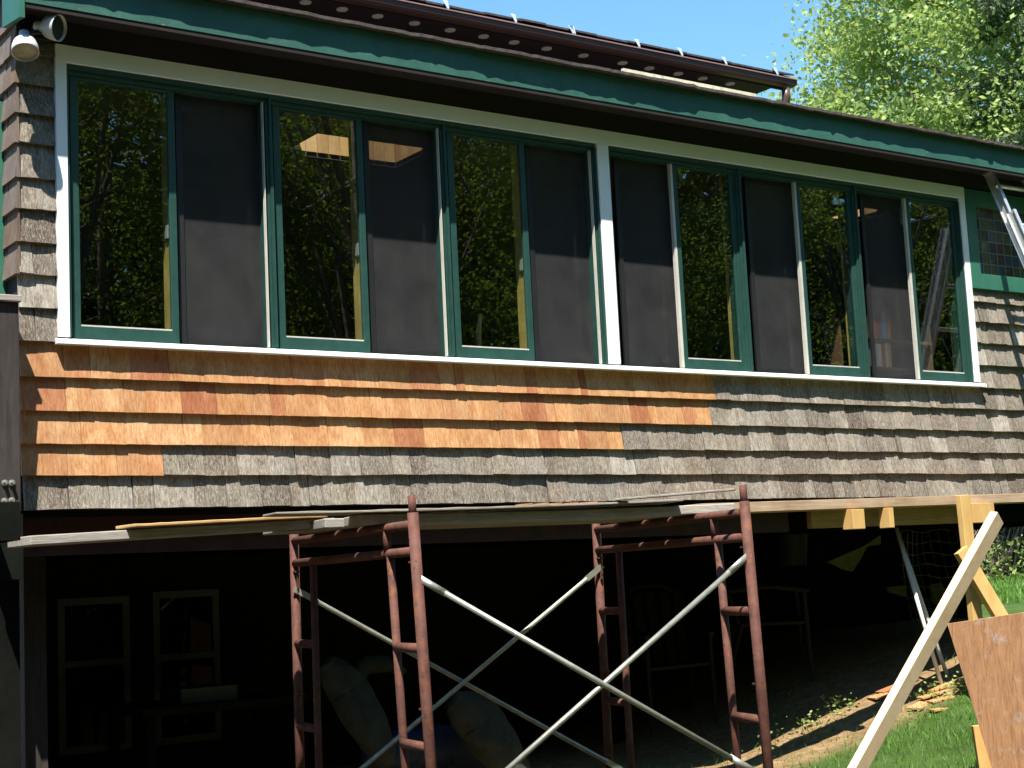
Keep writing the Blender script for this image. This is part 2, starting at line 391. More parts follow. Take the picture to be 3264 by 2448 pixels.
for zb, zt, brk in rows:
    row.brk = brk
    addstuff(row(zb, zt, 2.034 if brk else 2.045, XR, lambda x: m_new if x < brk else m_old, .075 if brk else .07, .20, ))
row.brk = None
for zb, zt in zip([1.090, 1.235, 1.377, 1.515, 1.657, 1.792, 1.942, 2.073, 2.204, 2.335], [1.235, 1.377, 1.515, 1.657, 1.792, 1.942, 2.073, 2.204, 2.335, 2.47]):
    ex = 2.1935
    if random.random() < .6: row(zb, zt, 2.03, ex, lambda x: m_old, fixed=.2)
    else:
        c = random.uniform(2.06, 2.12); row(zb, zt, 2.03, c, lambda x: m_old, fixed=.2); row(zb, zt, c, ex, lambda x: m_old, fixed=.2)
for zb, zt in zip([1.081, 1.228, 1.373, 1.512, 1.646], [1.228, 1.373, 1.512, 1.646, 1.722]):
    addstuff(row(zb, zt, 8.202, XR, lambda x: m_old, .06, .13, xstuff=8.72))
o = STUFF.build('weathered_shingles', m_old, house); tag(o, kind='stuff')
# return wall, shingles turned round the corner
m = MB(); m.box(XL-.003, XL-.0005, .03, .55, 1.0, 2.66); m.build('corner_wall', m_dark, house)
for zb, zt in zip([1.377, 1.515, 1.657, 1.792, 1.942, 2.073, 2.204, 2.335, 2.466], [1.515, 1.657, 1.792, 1.942, 2.073, 2.204, 2.335, 2.466, 2.62]):
    yy = -.002; end = .19 if zb < 2.16 else .8
    while yy < end-.01:
        e = min(end, yy+random.uniform(.08, .19)); 
        if end-e < .03: e = end
        m = MB(); t = random.uniform(-.002, .002)
        m.hexa([(2.016+t, yy+.002, zb-.004), (2.016+t, e-.002, zb-.004), (2.038, e-.002, zb-.004), (2.038, yy+.002, zb-.004),
                (2.034, yy+.012, zt+.02), (2.034, e-.002, zt+.02), (2.0368, e-.002, zt+.02), (2.0368, yy+.012, zt+.02)])
        m.build('weathered_shingle', m_old_red, house); yy = e
MB().box(1.99, 2.036, .195, .30, .2, 2.17).build('side_door_casing', m_greenc, house)
MB().box(2.0, 2.036, .30, .8, .2, 2.17).build('side_door', m_green, house)

# window surround
MB().box(2.193, 8.200, -.007, .02, 2.3185, 2.396).build('head_trim', m_white, house, bevel=.0015)
for a, b in ((2.193, 2.242), (5.159, 5.235), (8.149, 8.200)):
    MB().box(a, b, -.006, .02, 1.1135, 2.3175).build('side_trim', m_white, house, bevel=.0015)
MB().hexa([(2.180, -.036, 1.078), (8.222, -.036, 1.078), (8.222, .03, 1.082), (2.180, .03, 1.082),
           (2.180, -.036, 1.097), (8.222, -.036, 1.097), (8.222, .03, 1.113), (2.180, .03, 1.113)]).build('sill', m_white, house, bevel=.0015)

def bx(m, u0, u1, y0, y1, z0, z1):       # u, z read on the wall plane, pushed back along the sight line of their front face
    k = 1+max(y0, 0)/D; m.box(u0*k, u1*k, y0, y1, z0*k, z1*k)
def window(u, mirror):
    e = u+.969; m = MB()
    m.box(u+.0005, u+.012, .004, .115, 1.1145, 2.3165)
    m.box(u+.012, e, .004, .115, 2.297, 2.3165); m.box(u+.012, e, .022, .115, 2.277, 2.297)
    m.box(u+.012, e, .012, .115, 1.099, 1.1105); 
    last = abs(e-5.149) < .03 or abs(e-8.142) < .03
    xs = (e-.029, e-.016, e-.004)
    m.box(xs[0], xs[1], .030, .115, 1.1105, 2.277); m.box(xs[1], xs[2], .016, .115, 1.1105, 2.277); m.box(xs[2], e-.0005 if not last else e+.010, .004, .115, 1.1105, 2.2965)
    win = m.build('window', m_green, house, bevel=.001)
    if not mirror: g0, g1, s0, s1, st0, st1 = .050, .4615, .527, .925, .014, .495
    else: g0, g1, s0, s1, st0, st1 = .487, .885, .065, .432, .460, .912
    y = .033
    m = MB(); gt, gb = 2.251, 1.164
    bx(m, u+st0, u+g0, y, y+.020, 1.100, 2.276); bx(m, u+g1, u+st1, y, y+.020, 1.100, 2.276)
    bx(m, u+g0, u+g1, y, y+.020, gt, 2.276); bx(m, u+g0, u+g1, y, y+.020, 1.100, gb)
    sash = m.build('sash', m_green, win, bevel=.002)
    m = MB(); bx(m, u+g0, u+g1, y+.002, y+.016, gb-.001, gb+.006); m.build('glazing_bead', m_track, win)
    m = MB(); bx(m, u+g0-.004, u+g1+.004, y+.010, y+.014, gb-.003, gt+.003); m.build('pane', m_glass, win)
    # screen with its thin frame, and the sash behind it
    ys = .074; m = MB()
    bx(m, u+s0, u+s1+.02, ys, ys+.002, 1.112, 2.276); m.build('insect_screen', m_screen, win)
    m = MB(); a, b = u+s0-.008, u+s1+.02
    bx(m, a-.02, a+.010, ys-.006, ys+.008, 1.10, 2.276); bx(m, b-.012, b, ys-.006, ys+.008, 1.10, 2.276)
    bx(m, a, b, ys-.006, ys+.008, 2.262, 2.276); bx(m, a, b, ys-.006, ys+.006, 1.098, 1.113); m.build('screen_frame', m_black, win)
    m = MB(); bx(m, u+s0-.01, u+s1+.03, .098, .102, 1.13, 2.24); m.build('pane', m_glass, win)
    m = MB()
    if not mirror: m.box(u+.936, u+.9395, .008, .03, 1.114, 2.276)
    else: bx(m, u+.438, u+.456, .034, .055, 1.112, 2.270)
    m.build('track', m_track, win)
    # pine jamb seen through the glass
    m = MB(); xr = X(u+g1, .066)
    m.box(xr+.0, xr+.03, .067, .150, 1.10, 2.30); m.build('pine_jamb', m_inner, win)
    if not mirror:
        q = MB().box(xr-.012, xr, .075, .10, 1.60, 1.66); q.build('latch', m_alu, win)
for i in range(3): window(2.242+.969*i, False)
for i in range(3): window(5.235+.969*i, True)
# bare interior framing over and under the band
MB().box(2.14, 8.3, .131, .17, 2.30, 2.45).build('header', m_room, house)

# leaded window at the right end
lw = MB(); lx0, lx1, lz0, lz1 = 8.30, 9.60, 1.832, 2.290
lw.box(8.205, lx0, -.008, .03, 1.728, 2.39); lw.box(lx0, 9.75, -.010, .03, 1.728, lz0-.002); lw.box(lx1, 9.75, -.008, .03, lz0, 2.39); lw.box(lx0, lx1, -.008, .03, lz1+.0, 2.39)
lwin = lw.build('leaded_window', m_greenc, house, bevel=.002)
m = MB(); nz, nx = 6, 17
for i in range(nx+1):
    x = lx0+(lx1-lx0)*i/nx; m.box(x-.003, x+.003, .030, .042, lz0, lz1)
for j in range(nz+1):
    z = lz0+(lz1-lz0)*j/nz; m.box(lx0, lx1, .0305, .0415, z-.003, z+.003)
m.build('lead_came', paint('lead', (.16, .17, .16), .6), lwin)
pcol = [(.055, .06, .02), (.03, .036, .022), (.085, .08, .03), (.018, .02, .016), (.03, .045, .07), (.06, .02, .02), (.05, .052, .03)]
pm = [paint('tinted_glass', c, .15, .4, 25, spec=.6) for c in pcol]
for i in range(nx):
    for j in range(nz):
        if i > 10: continue
        x = lx0+(lx1-lx0)*i/nx; z = lz0+(lz1-lz0)*j/nz
        MB().box(x+.003, x+(lx1-lx0)/nx-.003, .034, .038, z+.003, z+(lz1-lz0)/nz-.003).build('pane', pm[random.choice([0, 0, 1, 1, 2, 3, 3, 4, 6, 6, 5])], lwin)
MB().box(lx0+11*(lx1-lx0)/nx, lx1, .034, .038, lz0, lz1).build('pane', pm[1], lwin)
MB().box(lx0, lx1, .055, .06, lz0, lz1).build('dark_backing', m_black, lwin)  # black sheet added behind the panes to stand for the dark inside

# upper house: wall, soffit with round vents, gutter with straps, roof
ux0, ux1 = 2.5, 9.45
MB().box(ux0, ux1, 3.5, 3.6, 2.9, 4.172).build('upper_wall', m_soffit, house)
MB().box(ux0-.2, 9.72, 3.11, 3.5, 4.212, 4.24).build('upper_soffit', m_soffit, house)
MB().box(ux0, 9.40, 3.42, 3.50, 4.03, 4.211).build('upper_frieze', m_soffit, house)
for vx in [4.5, 4.82, 5.14, 5.44, 5.74, 6.06, 6.38, 6.69, 6.98, 7.30, 7.67, 8.08, 8.37, 8.69, 8.97, 9.29]:
    vx = X(vx, 0); MB().lathe((vx, 3.22, 4.212), (0, 0, -1), [(.0, .044), (.006, .042), (.008, .034), (.008, .0005)], 18).build('soffit_vent', m_vent, house)
gm = MB(); prof = [(3.11, 4.212), (3.04, 4.212), (3.005, 4.225), (3.0, 4.262), (2.994, 4.266), (2.994, 4.272), (3.006, 4.272), (3.012, 4.228), (3.045, 4.218), (3.11, 4.218)]
gx0, gx1 = 2.3, 9.893
for i in range(len(prof)-1):
    (a, b), (c, d) = prof[i], prof[i+1]; gm.poly([(gx0, a, b), (gx1, a, b), (gx1, c, d), (gx0, c, d)])
gm.poly([(gx1, 3.0, 4.225), (gx1, 3.04, 4.212), (gx1, 3.11, 4.212), (gx1, 3.11, 4.268), (gx1, 3.0, 4.268)])
gut = gm.build('gutter', m_gutter, house)
MB().box(gx0, gx1, 2.990, 2.997, 4.264, 4.273).build('gutter_lip', paint('gutter_lip', (.26, .17, .16), .4, .1), gut)
for sx in (1435, 1650, 1832, 1836, 2040, 2175, 2314, 2475):
    p = at(sx, 200, 3.0); MB().hexa([(p.x-.010, 2.993, 4.274), (p.x+.010, 2.993, 4.274), (p.x+.016, 3.03, 4.352), (p.x-.016, 3.03, 4.352), (p.x-.010, 2.993, 4.284), (p.x+.010, 2.993, 4.284), (p.x+.024, 3.03, 4.358), (p.x-.024, 3.03, 4.358)]).build('gutter_strap', m_alu, gut)
e1 = at(2517, 286, 3.05)
dsp = [Vector((9.80, 3.055, 4.19)), Vector((9.80, 3.055, 4.11)), Vector((9.795, 3.08, 4.03)), Vector((9.74, 3.16, 3.95)), Vector((9.64, 3.24, 3.89)), Vector((9.5, 3.32, 3.84)), Vector((9.47, 3.38, 3.3))]
MB().tube(dsp, .038, 12).build('downspout', m_gutter, gut, smooth=True)
def uroof():
    m = MB(); x = ux0-.3; z0 = 4.318
    m.hexa([(x, 3.07, z0-.03), (9.86, 3.07, z0-.03), (9.86, 6.6, z0+1.3), (x, 6.6, z0+1.3), (x, 3.07, z0), (9.86, 3.07, z0), (9.86, 6.6, z0+1.33), (x, 6.6, z0+1.33)])
    o = m.build('upper_roof', m_roof, house)
    m = MB(); m.box(x, 9.83, 3.10, 3.13, 4.20, 4.2545); m.build('upper_fascia', m_soffit, o)
    x = ux0; 
    while x < 9.85:
        e = min(9.90, x+random.uniform(.2, .34)); a = 3.035+random.uniform(-.012, .012); zz = z0-.004+random.uniform(-.004, .006)
        MB().hexa([(x, a, zz), (e-.004, a, zz), (e-.004, 3.4, zz+.13), (x, 3.4, zz+.13), (x, a, zz+.016), (e-.004, a, zz+.016), (e-.004, 3.4, zz+.146), (x, 3.4, zz+.146)]).build('roof_shingle', m_roof, o); x = e
uroof()
bt = MB().hexa([tuple(at(1987, 238, -.15)), tuple(at(2410, 314, -.15)), tuple(at(2410, 314, -.15)+Vector((0, .02, .003))), tuple(at(1987, 238, -.15)+Vector((0, .02, .003))),
    tuple(at(1987, 217, -.15)), tuple(at(2410, 299, -.15)), tuple(at(2410, 299, -.15)+Vector((0, .02, .0))), tuple(at(1987, 217, -.15)+Vector((0, .02, .0)))])
for i in range(len(bt.v)):
    if i < 4: bt.v[i] = (bt.v[i][0], bt.v[i][1], 2.640)
o = bt.build('batten', m_cream, base=(5.7, -.15, 2.655)); tag(o, 'cream painted batten lying along the edge of the lower roof below the gutter', 'batten')

# under the house: rim, joists, back wall with two windows
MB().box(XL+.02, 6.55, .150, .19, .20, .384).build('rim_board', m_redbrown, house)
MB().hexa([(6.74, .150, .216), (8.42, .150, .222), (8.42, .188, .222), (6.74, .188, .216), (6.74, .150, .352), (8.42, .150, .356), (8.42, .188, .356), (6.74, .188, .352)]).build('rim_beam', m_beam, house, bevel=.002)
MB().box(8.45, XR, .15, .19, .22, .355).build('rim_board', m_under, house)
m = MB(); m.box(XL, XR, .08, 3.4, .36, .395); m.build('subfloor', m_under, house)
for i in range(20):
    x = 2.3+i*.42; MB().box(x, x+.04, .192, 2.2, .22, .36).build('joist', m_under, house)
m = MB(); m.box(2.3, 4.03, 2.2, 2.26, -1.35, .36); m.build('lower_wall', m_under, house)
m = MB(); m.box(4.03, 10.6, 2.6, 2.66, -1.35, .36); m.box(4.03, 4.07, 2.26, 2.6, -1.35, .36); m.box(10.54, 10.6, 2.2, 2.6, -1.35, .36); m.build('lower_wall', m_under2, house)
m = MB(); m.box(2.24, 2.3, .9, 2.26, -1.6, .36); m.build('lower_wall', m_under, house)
for a, b, zt in ((2.911, 3.325, .02), (3.464, 3.872, .035)):
    m = MB(); f_ = .04
    m.box(a, a+f_, 2.17, 2.2, -.83, zt); m.box(b-f_, b, 2.17, 2.2, -.83, zt); m.box(a+f_, b-f_, 2.17, 2.2, zt-f_, zt); m.box(a+f_, b-f_, 2.17, 2.2, -.83, -.79); m.box(a+f_, b-f_, 2.172, 2.2, -.36, -.325)
    wi = m.build('lower_window', m_wframe, house); MB().box(a+f_, b-f_, 2.183, 2.187, -.79, -.36).build('pane', m_glass_dim, wi); MB().box(a+f_, b-f_, 2.186, 2.190, -.325, zt-f_).build('pane', m_glass_dim, wi)
for x, y in ((2.26, .55), (6.6, 1.9), (8.9, 2.3), (10.5, .12)):
    MB().box(x-.05, x+.05, y, y+.1, zg(x, y)-.1, .22).build('support_post', m_timber if x < 3 else m_under, house)
for sx, sy0, sy1 in ((0, 1600, 2448),):
    MB().box(2.02, 2.15, .42, .54, -1.6, .36).build('corner_post', m_under, house)

# ledger plank, pine blocks
lz = lambda x: .297+.0114*(x-5.9)
la, lb = 5.45, 9.6
o = MB().hexa([(la, -.34, lz(la)), (lb, -.34, lz(lb)), (lb, -.13, lz(lb)), (la, -.13, lz(la)), (la, -.34, lz(la)+.053), (lb, -.34, lz(lb)+.053), (lb, -.13, lz(lb)+.053), (la, -.13, lz(la)+.053)]).build('walkway_plank',
    wood('ledger_wood', [(.46, .34, .23)], scale=(3, 60, 70), grain=.6, dark=(.55, .45, .35)), base=(la, -.34, lz(la)), bevel=.002)
tag(o, 'long pale plank running right from the scaffold along the bottom of the siding', 'plank')
for (a, b, c, d), lb_ in zip(((6.52, 6.616, .1875, .298), (6.819, 6.857, .189, .302), (7.544, 7.747, .2016, .3170)), ('square sunlit pine block hanging below the long pale plank', 'narrow sunlit pine block hanging below the long pale plank', 'wide sunlit pine block right of the yellow upright timber')):
    o = MB().box(a, b, -.378, -.30, c, d).build('pine_block', m_yel, base=(a, -.378, c), bevel=.002); tag(o, lb_, 'wood block')

# ------------------------------------------------------------ deck post at the left corner
dpost = empty('deck_post', (1.92, -.07, .2), 'dark weathered deck post with four bolts at the left corner of the siding', 'post')
MB().box(1.855, 1.984, -.135, -.010, .37, 1.222).build('post', m_timber, dpost, bevel=.003)
MB().box(1.70, 1.991, -.155, .0, 1.223, 1.25).build('post_cap', m_oldplank, dpost, bevel=.003)
MB().box(1.70, 1.984, -.16, -.02, .10, .36).build('beam_end', m_under, dpost)
MB().box(-.6, 1.55, -1.5, .0, .20, .32).build('deck_shade_slab', m_under, dpost)  # unseen slab added to keep the sun off the posts below
MB().box(1.551, 1.86, -.50, .0, .24, .345).build('deck_shade_slab', m_under, dpost)  # near-black slab added as a shadow caster for the corner posts
for sx, sy in ((14, 1539), (37, 1539), (13, 1597), (36, 1595)):
    p = at(sx, sy, -.136); MB().lathe((p.x, -.136, p.z), (0, -1, 0), [(0, .013), (.006, .013), (.0065, .008), (.024, .007), (.025, .0005)], 10).build('bolt', m_galv, dpost)
MB().hexa([(1.80, -.10, .30), (1.83, -.10, .26), (1.83, -.02, .26), (1.80, -.02, .30), (1.80, -.10, .42), (1.83, -.10, .40), (1.83, -.02, .40), (1.80, -.02, .42)]).build('pale_stop', m_yel, dpost)

# ------------------------------------------------------------ flood lamp
fl = empty('flood_lamp', (2.10, -.03, 2.40), 'twin grey flood lamp under the eave at the top left corner', 'lamp')
MB().box(2.085, 2.16, -.055, -.002, 2.385, 2.45).build('mount_box', m_black, fl, bevel=.004)
def head(c, axis, lens):
    c = Vector(c); ax = Vector(axis).normalized()
    h = MB().lathe(c, ax, [(-.100, .0005), (-.098, .020), (-.062, .024), (-.056, .030), (-.040, .046), (-.015, .054), (.016, .057), (.018, .055), (.0, .052), (-.02, .046)], 24).build('lamp_head', m_lamp, fl, smooth=True)
    MB().lathe(c, ax, [(.004, .0525), (.007, .045), (.008, .0005)], 24).build('lamp_lens', lens, h, smooth=True)
    return c-ax*.09
a = head(at(80, 158, -.17), (-.10, -.45, -1), m_lens); b = head(at(178, 88, -.17), (.62, -.75, -.22), m_black)
c = Vector((2.12, -.055, 2.415))
MB().tube([c, c+Vector((-.01, -.04, -.01)), a], .011, 8).build('lamp_arm', m_black, fl, smooth=True)
MB().tube([c, c+Vector((.01, -.04, .0)), b], .011, 8).build('lamp_arm', m_black, fl, smooth=True)

# ------------------------------------------------------------ scaffold
zr = .245; r_ = .0210
P1, P2, P3, P4 = [atz(*p, zr) for p in ((937, 1711), (1317, 1655), (1900, 1676), (2374, 1617))]
tops = dict(a=P1, b=P2, c=P3, d=P4)
bots = dict(a=at(957, 2448, P1.y), b=at(1374, 2448, P2.y), c=at(1943, 2448, P3.y), d=at(2449, 2448, P4.y))
scf = empty('scaffold', (3.9, -.9, -1.2), 'rusty red steel scaffold tower with galvanised cross braces in front of the siding', 'scaffold')
def extp(t, b, z): return t+(b-t)*((t.z-z)/(t.z-b.z))
line = {}
for k in 'abcd':
    t, b = tops[k], bots[k]; line[k] = (t, b)
def onl(k, z): t, b = line[k]; return extp(t, b, z)
for (kb, kf) in (('a', 'b'), ('c', 'd')):
    fr = MB(); zgr = min(zg(onl(kb, -1).x, onl(kb, -1).y), zg(onl(kf, -1).x, onl(kf, -1).y))
    fr.tube([onl(kf, .27), onl(kf, -1.30)], r_, 14)
    leg = fr.build('end_frame', m_rust, scf, smooth=True)
    MB().tube([onl(kb, .262), onl(kb, -1.30)], r_, 14).build('leg', m_rust, leg, smooth=True)
    d = (onl(kb, 0)-onl(kf, 0)); d.z = 0; d.normalize()
    MB().tube([onl(kf, .25), onl(kf, .335)], .0155, 12).build('coupling_pin', m_rust, leg, smooth=True)
    MB().tube([onl(kf, .225), onl(kb, .225)], .0185, 12).build('rung', m_rust, leg, smooth=True)
    MB().tube([onl(kf, .125), onl(kb, .125)], .0185, 12).build('rung', m_rust, leg, smooth=True)
    for q in (.25,):
        w0 = onl(kf, .22)+d*.27; MB().tube([w0, w0-Vector((0, 0, .09))], .016, 10).build('gusset', m_rust, leg, smooth=True)
    for k, s in ((kf, 1), (kb, -1)):
        off = d*(.25*s)
        MB().tube([onl(k, .12)+off, onl(k, -1.30)+off], .0165, 12).build('inner_leg', m_rust, leg, smooth=True)
        for z in (-.235, -.60, -.95):
            if kf == 'd' and z == -.235: z = -.17
            MB().tube([onl(k, z), onl(k, z)+off], .0185, 10).build('step_rung', m_rust, leg, smooth=True)
        for z in (.045, -.50):   # lock plates for the braces
            p = onl(k, z)+d*(.030*s)
            q = MB(); q.beam(p-Vector((0, 0, .035)), p+Vector((0, 0, .035)), .022, .006, d); q.beam(p+Vector((.0, -.0, .038)), p+Vector((.0, .0, .045)), .03, .03, d)
            q.tube([p-Vector((0, 0, .06)), p-Vector((0, 0, .02))], .006, 8); q.build('brace_lock', m_rust, leg)
        MB().lathe(onl(k, -1.30), (0, 0, 1), [(-.0, .0005), (-.0, .06), (.008, .06), (.01, .018), (.06, .018)], 14).build('base_plate', m_rust, leg)
def brace(s0, y0, s1, y1):
    a = at(*s0, y0); b = at(*s1, y1); d = (b-a); L = d.length; d.normalize()
    rs = [.017, .017, .0125, .0125]; pts = [a, a+d*.05, a+d*.12, b]
    return a, b, d
def br(a, b, name='cross_brace'):
    d = (b-a).normalized(); m = MB(); m.tube([a+d*.09, b-d*.09], .0108, 12)
    for p, s in ((a, 1), (b, -1)): m.beam(p-d*.02*s, p+d*.10*s, .026, .006, Vector((0, 0, 1)))
    return m.build(name, m_galv, scf, smooth=False)
off = Vector((.05, -.035, 0))
A = at(1352, 1852, P2.y-.02); B0 = at(2374, 1780, P4.y-.0)
e1 = at(2372, 2440, P4.y-.02); e2 = at(1623, 2448, P2.y*.75+P4.y*.25-.03)
def extend(a, b, t): return a+(b-a)*t
for o_ in (br(A, extend(A, e1, 1.02)), br(B0, extend(B0, e2, 1.42))):
    for p in o_.data.polygons: p.use_smooth = True
A2 = at(949, 1883, P1.y-.03); B2 = at(1912, 1810, P3.y-.03)
e3 = at(1963, 2443, P3.y-.03); e4 = at(1154, 2448, P1.y*.78+P3.y*.22-.05)
br(A2, extend(A2, e3, 1.02)); br(B2, extend(B2, e4, 1.3))

# planks on the scaffold
def plank(name, p0, p1, wd, th, m_, label, cat='plank', sag=0., rag=0., tilt=0.):
    """p0, p1: front bottom edge; runs back by wd, up by th"""
    p0 = Vector(p0); p1 = Vector(p1); d = (p1-p0); n = 24; bk = Vector((-d.y, d.x, 0)).normalized()*wd
    mm = MB()
    for i in range(n+1):
        t = i/n; p = p0+d*t-Vector((0, 0, sag*4*t*(1-t)))
        r = random.uniform(-rag, rag)
        for q in (p-bk.normalized()*abs(r), p+bk, p+bk+Vector((0, 0, th+tilt)), p-bk.normalized()*abs(r)+Vector((0, 0, th+r*.4))): mm.v.append(tuple(q))
    for i in range(n):
        for a, b in ((0, 1), (1, 2), (2, 3), (3, 0)): mm.f.append((i*4+a, i*4+b, (i+1)*4+b, (i+1)*4+a))
    mm.f.append((0, 3, 2, 1)); mm.f.append((n*4, n*4+1, n*4+2, n*4+3))
    o = mm.build(name, m_, base=p0, bevel=min(.004, th*.25)); return tag(o, label, cat)
pa0 = at(97, 1739, -.72); pa1 = at(1069, 1678, -.62)
plank('scaffold_plank', pa0, pa1, .22, .036, m_oldplank, 'thick grey plank jutting far out past the left scaffold frame')
pb0 = at(428, 1687, -.76); pb1 = at(1045, 1652, -.66)
zt = lambda t: (pa0+(pa1-pa0)*t).z+.039
pb0.z = zt(.37); pb1.z = zt(.98)
plank('thin_board', pb0, pb1, .15, .012, m_tanplank, 'thin tan board lying on top of the thick left plank', 'board', rag=.002)
ra = onl('b', .245); rb = onl('a', .245); rc = onl('d', .245); rd = onl('c', .245)
ca = ra+(rb-ra)*.20; cd = rc+(rd-rc)*.27; dd = (cd-ca)
c0 = ca-dd*.10; c1 = cd+dd*.13
plank('scaffold_plank', c0+dd*.03, c1, .23, .038, m_oldplank, 'front grey plank spanning both scaffold frames', sag=.008)
bkv = Vector((-dd.y, dd.x, 0)).normalized()
plank('scaffold_plank', c0+bkv*.26-dd*.02, c1+bkv*.26-dd*.03, .23, .038, m_oldplank, 'rear grey plank spanning both scaffold frames nearest the wall', sag=.004)
plank('scaffold_plank', c0+bkv*.53-dd*.10, c1+bkv*.53-dd*.06, .29, .038, m_oldplank, 'third grey plank at the back of the scaffold against the wall')
t0 = c0-dd*.22-bkv*.05+Vector((0, 0, .045)); t1 = c0+dd*1.03-bkv*.05+Vector((0, 0, .050))
plank('thin_board', t0, t1, .2, .010, m_oldplank, 'thin ragged grey board laid on the planks between the two frames', 'board', rag=.005, sag=.006)
l0 = c0+dd*.80-bkv*.05+Vector((0, 0, .060)); l1 = onl('d', .315)+Vector((-.02, .03, 0))
plank('wood_lath', l0, l1, .03, .010, m_oldplank, 'thin pale lath rising to the pin of the right scaffold post', 'lath')
sc0 = c0+dd*.50-bkv*.03+Vector((0, 0, .056))
for i in range(5):
    p = sc0+dd*(.05*i)+bkv*random.uniform(0, .05); q = p+Vector((.07, random.uniform(-.03, .03), .004))
    o = MB().beam(p, q, .022, .006, (0, 1, 0)).build('cedar_offcut', m_new, base=p)
    tag(o, ['leftmost', 'second', 'middle', 'fourth', 'rightmost'][i]+' of the five scraps of new cedar on the scaffold boards', 'offcut', 'cedar scraps on the scaffold boards')

# ------------------------------------------------------------ ladder at the right
T = at(3150, 545, -.06); ld = Vector((0, -.36, -1)).normalized(); Ln = 4.1
T.x += .0
lad = empty('ladder', T+ld*3.6, 'aluminium extension ladder leaning under the eave by the leaded window', 'ladder')
for k in (0, 1):
    xo = k*.40
    for sgn, yy, a, b in ((0, 0, 0, 2.6), (1, .045, .33, 3.85)):
        p = T+Vector((xo+(.0 if sgn == 0 else (-.014 if k == 0 else .014)), -yy*1.0, 0))+ld*a; q = T+Vector((xo+(.0 if sgn == 0 else (-.014 if k == 0 else .014)), -yy, 0))+ld*b
        m = MB(); n_ = Vector((0, 1, -.36)).normalized()
        m.beam(p, q, .006, .062, (1, 0, 0)); m.beam(p+n_*.030, q+n_*.030, .028, .005, (1, 0, 0)); m.beam(p-n_*.030, q-n_*.030, .028, .005, (1, 0, 0))
        m.build('rail', m_alu, lad)
for i in range(12):
    p = T+ld*(.12+.30*i)+Vector((0, -.02, 0)); m = MB().tube([p+Vector((-.016, 0, 0)), p+Vector((.416, 0, 0))], .015, 10).build('rung', m_alu, lad, smooth=True)
for k in (0, 1):
    m = MB(); p = T+Vector((k*.40, 0, 0)); m.beam(p-ld*.09, p+ld*.02, .036, .075, (1, 0, 0)); m.build('end_cap', paint('beige_rubber', (.35, .30, .18), .8), lad)
# old sash weight boards leaning inside the leaded window corner
for (s0, s1) in (((3160, 690), (3145, 745)), ((3136, 765), (3138, 830))):
    pass

# ------------------------------------------------------------ timbers and plywood at the right
def lumber(name, a, b, wd, th, side, m_, label, cat='timber', base=None):
    o = MB().beam(a, b, wd, th, side).build(name, m_, base=a, bevel=.003); return tag(o, label, cat)
A0 = dep(2735, 2448, 7.0); A1 = dep(3178, 1648, 7.6); dA = (A1-A0).normalized()
# wide face towards the camera and right, narrow face up to the left
vp = (-Fw-dA*(-Fw).dot(dA)).normalized(); lu = dA.cross(vp)
if lu.dot(Rt) > 0: lu = -lu
cs, sn = math.cos(math.radians(36)), math.sin(math.radians(36)); n_nar = vp*sn+lu*cs; sideA = n_nar
A0g = A0-dA*.45
lumber('brace_timber', A0g, A1, .089, .040, sideA, m_fir, 'new pale lumber brace slanting up to the right in front of the plywood')
B0_ = at(3120, 2010, -.41); B1_ = at(3068, 1578, -.41); lumber('upright_timber', B0_-Vector((0, 0, .55)), B1_, .086, .038, (1, 0, 0), m_yel, 'yellow upright timber nailed over the ledger near the right edge')
C0 = at(3090, 1800, -.46); C1 = at(3215, 2010, -.54); dC = (C1-C0).normalized()
lumber('diagonal_timber', C0-dC*.1, C1+dC*.45, .092, .038, (1, -.1, .5), m_yel, 'yellow diagonal timber running down right behind the plywood')
TLp, BLp = dep(3018, 1988, 7.0), dep(3178, 2500, 6.75); e_r = dep(3420, 1928, 6.55)-TLp; e_d = (BLp-TLp)*1.25
nrm = e_r.cross(e_d).normalized()*.016
pl = MB().hexa([TLp, TLp+e_r*1.6, TLp+e_r*1.6+e_d, TLp+e_d, TLp+nrm, TLp+e_r*1.6+nrm, TLp+e_r*1.6+e_d+nrm, TLp+e_d+nrm])
tag(pl.build('plywood_sheet', m_ply, base=TLp+e_d, bevel=.002), 'weathered orange plywood sheet propped at the lower right', 'plywood')
L0 = dep(3128, 2310, 7.35); L1 = dep(3160, 2520, 7.3)
lumber('trestle_leg', L0, L1+(L1-L0)*.6, .089, .038, Rt, m_yel, 'yellow timber leg behind the lower left of the plywood')

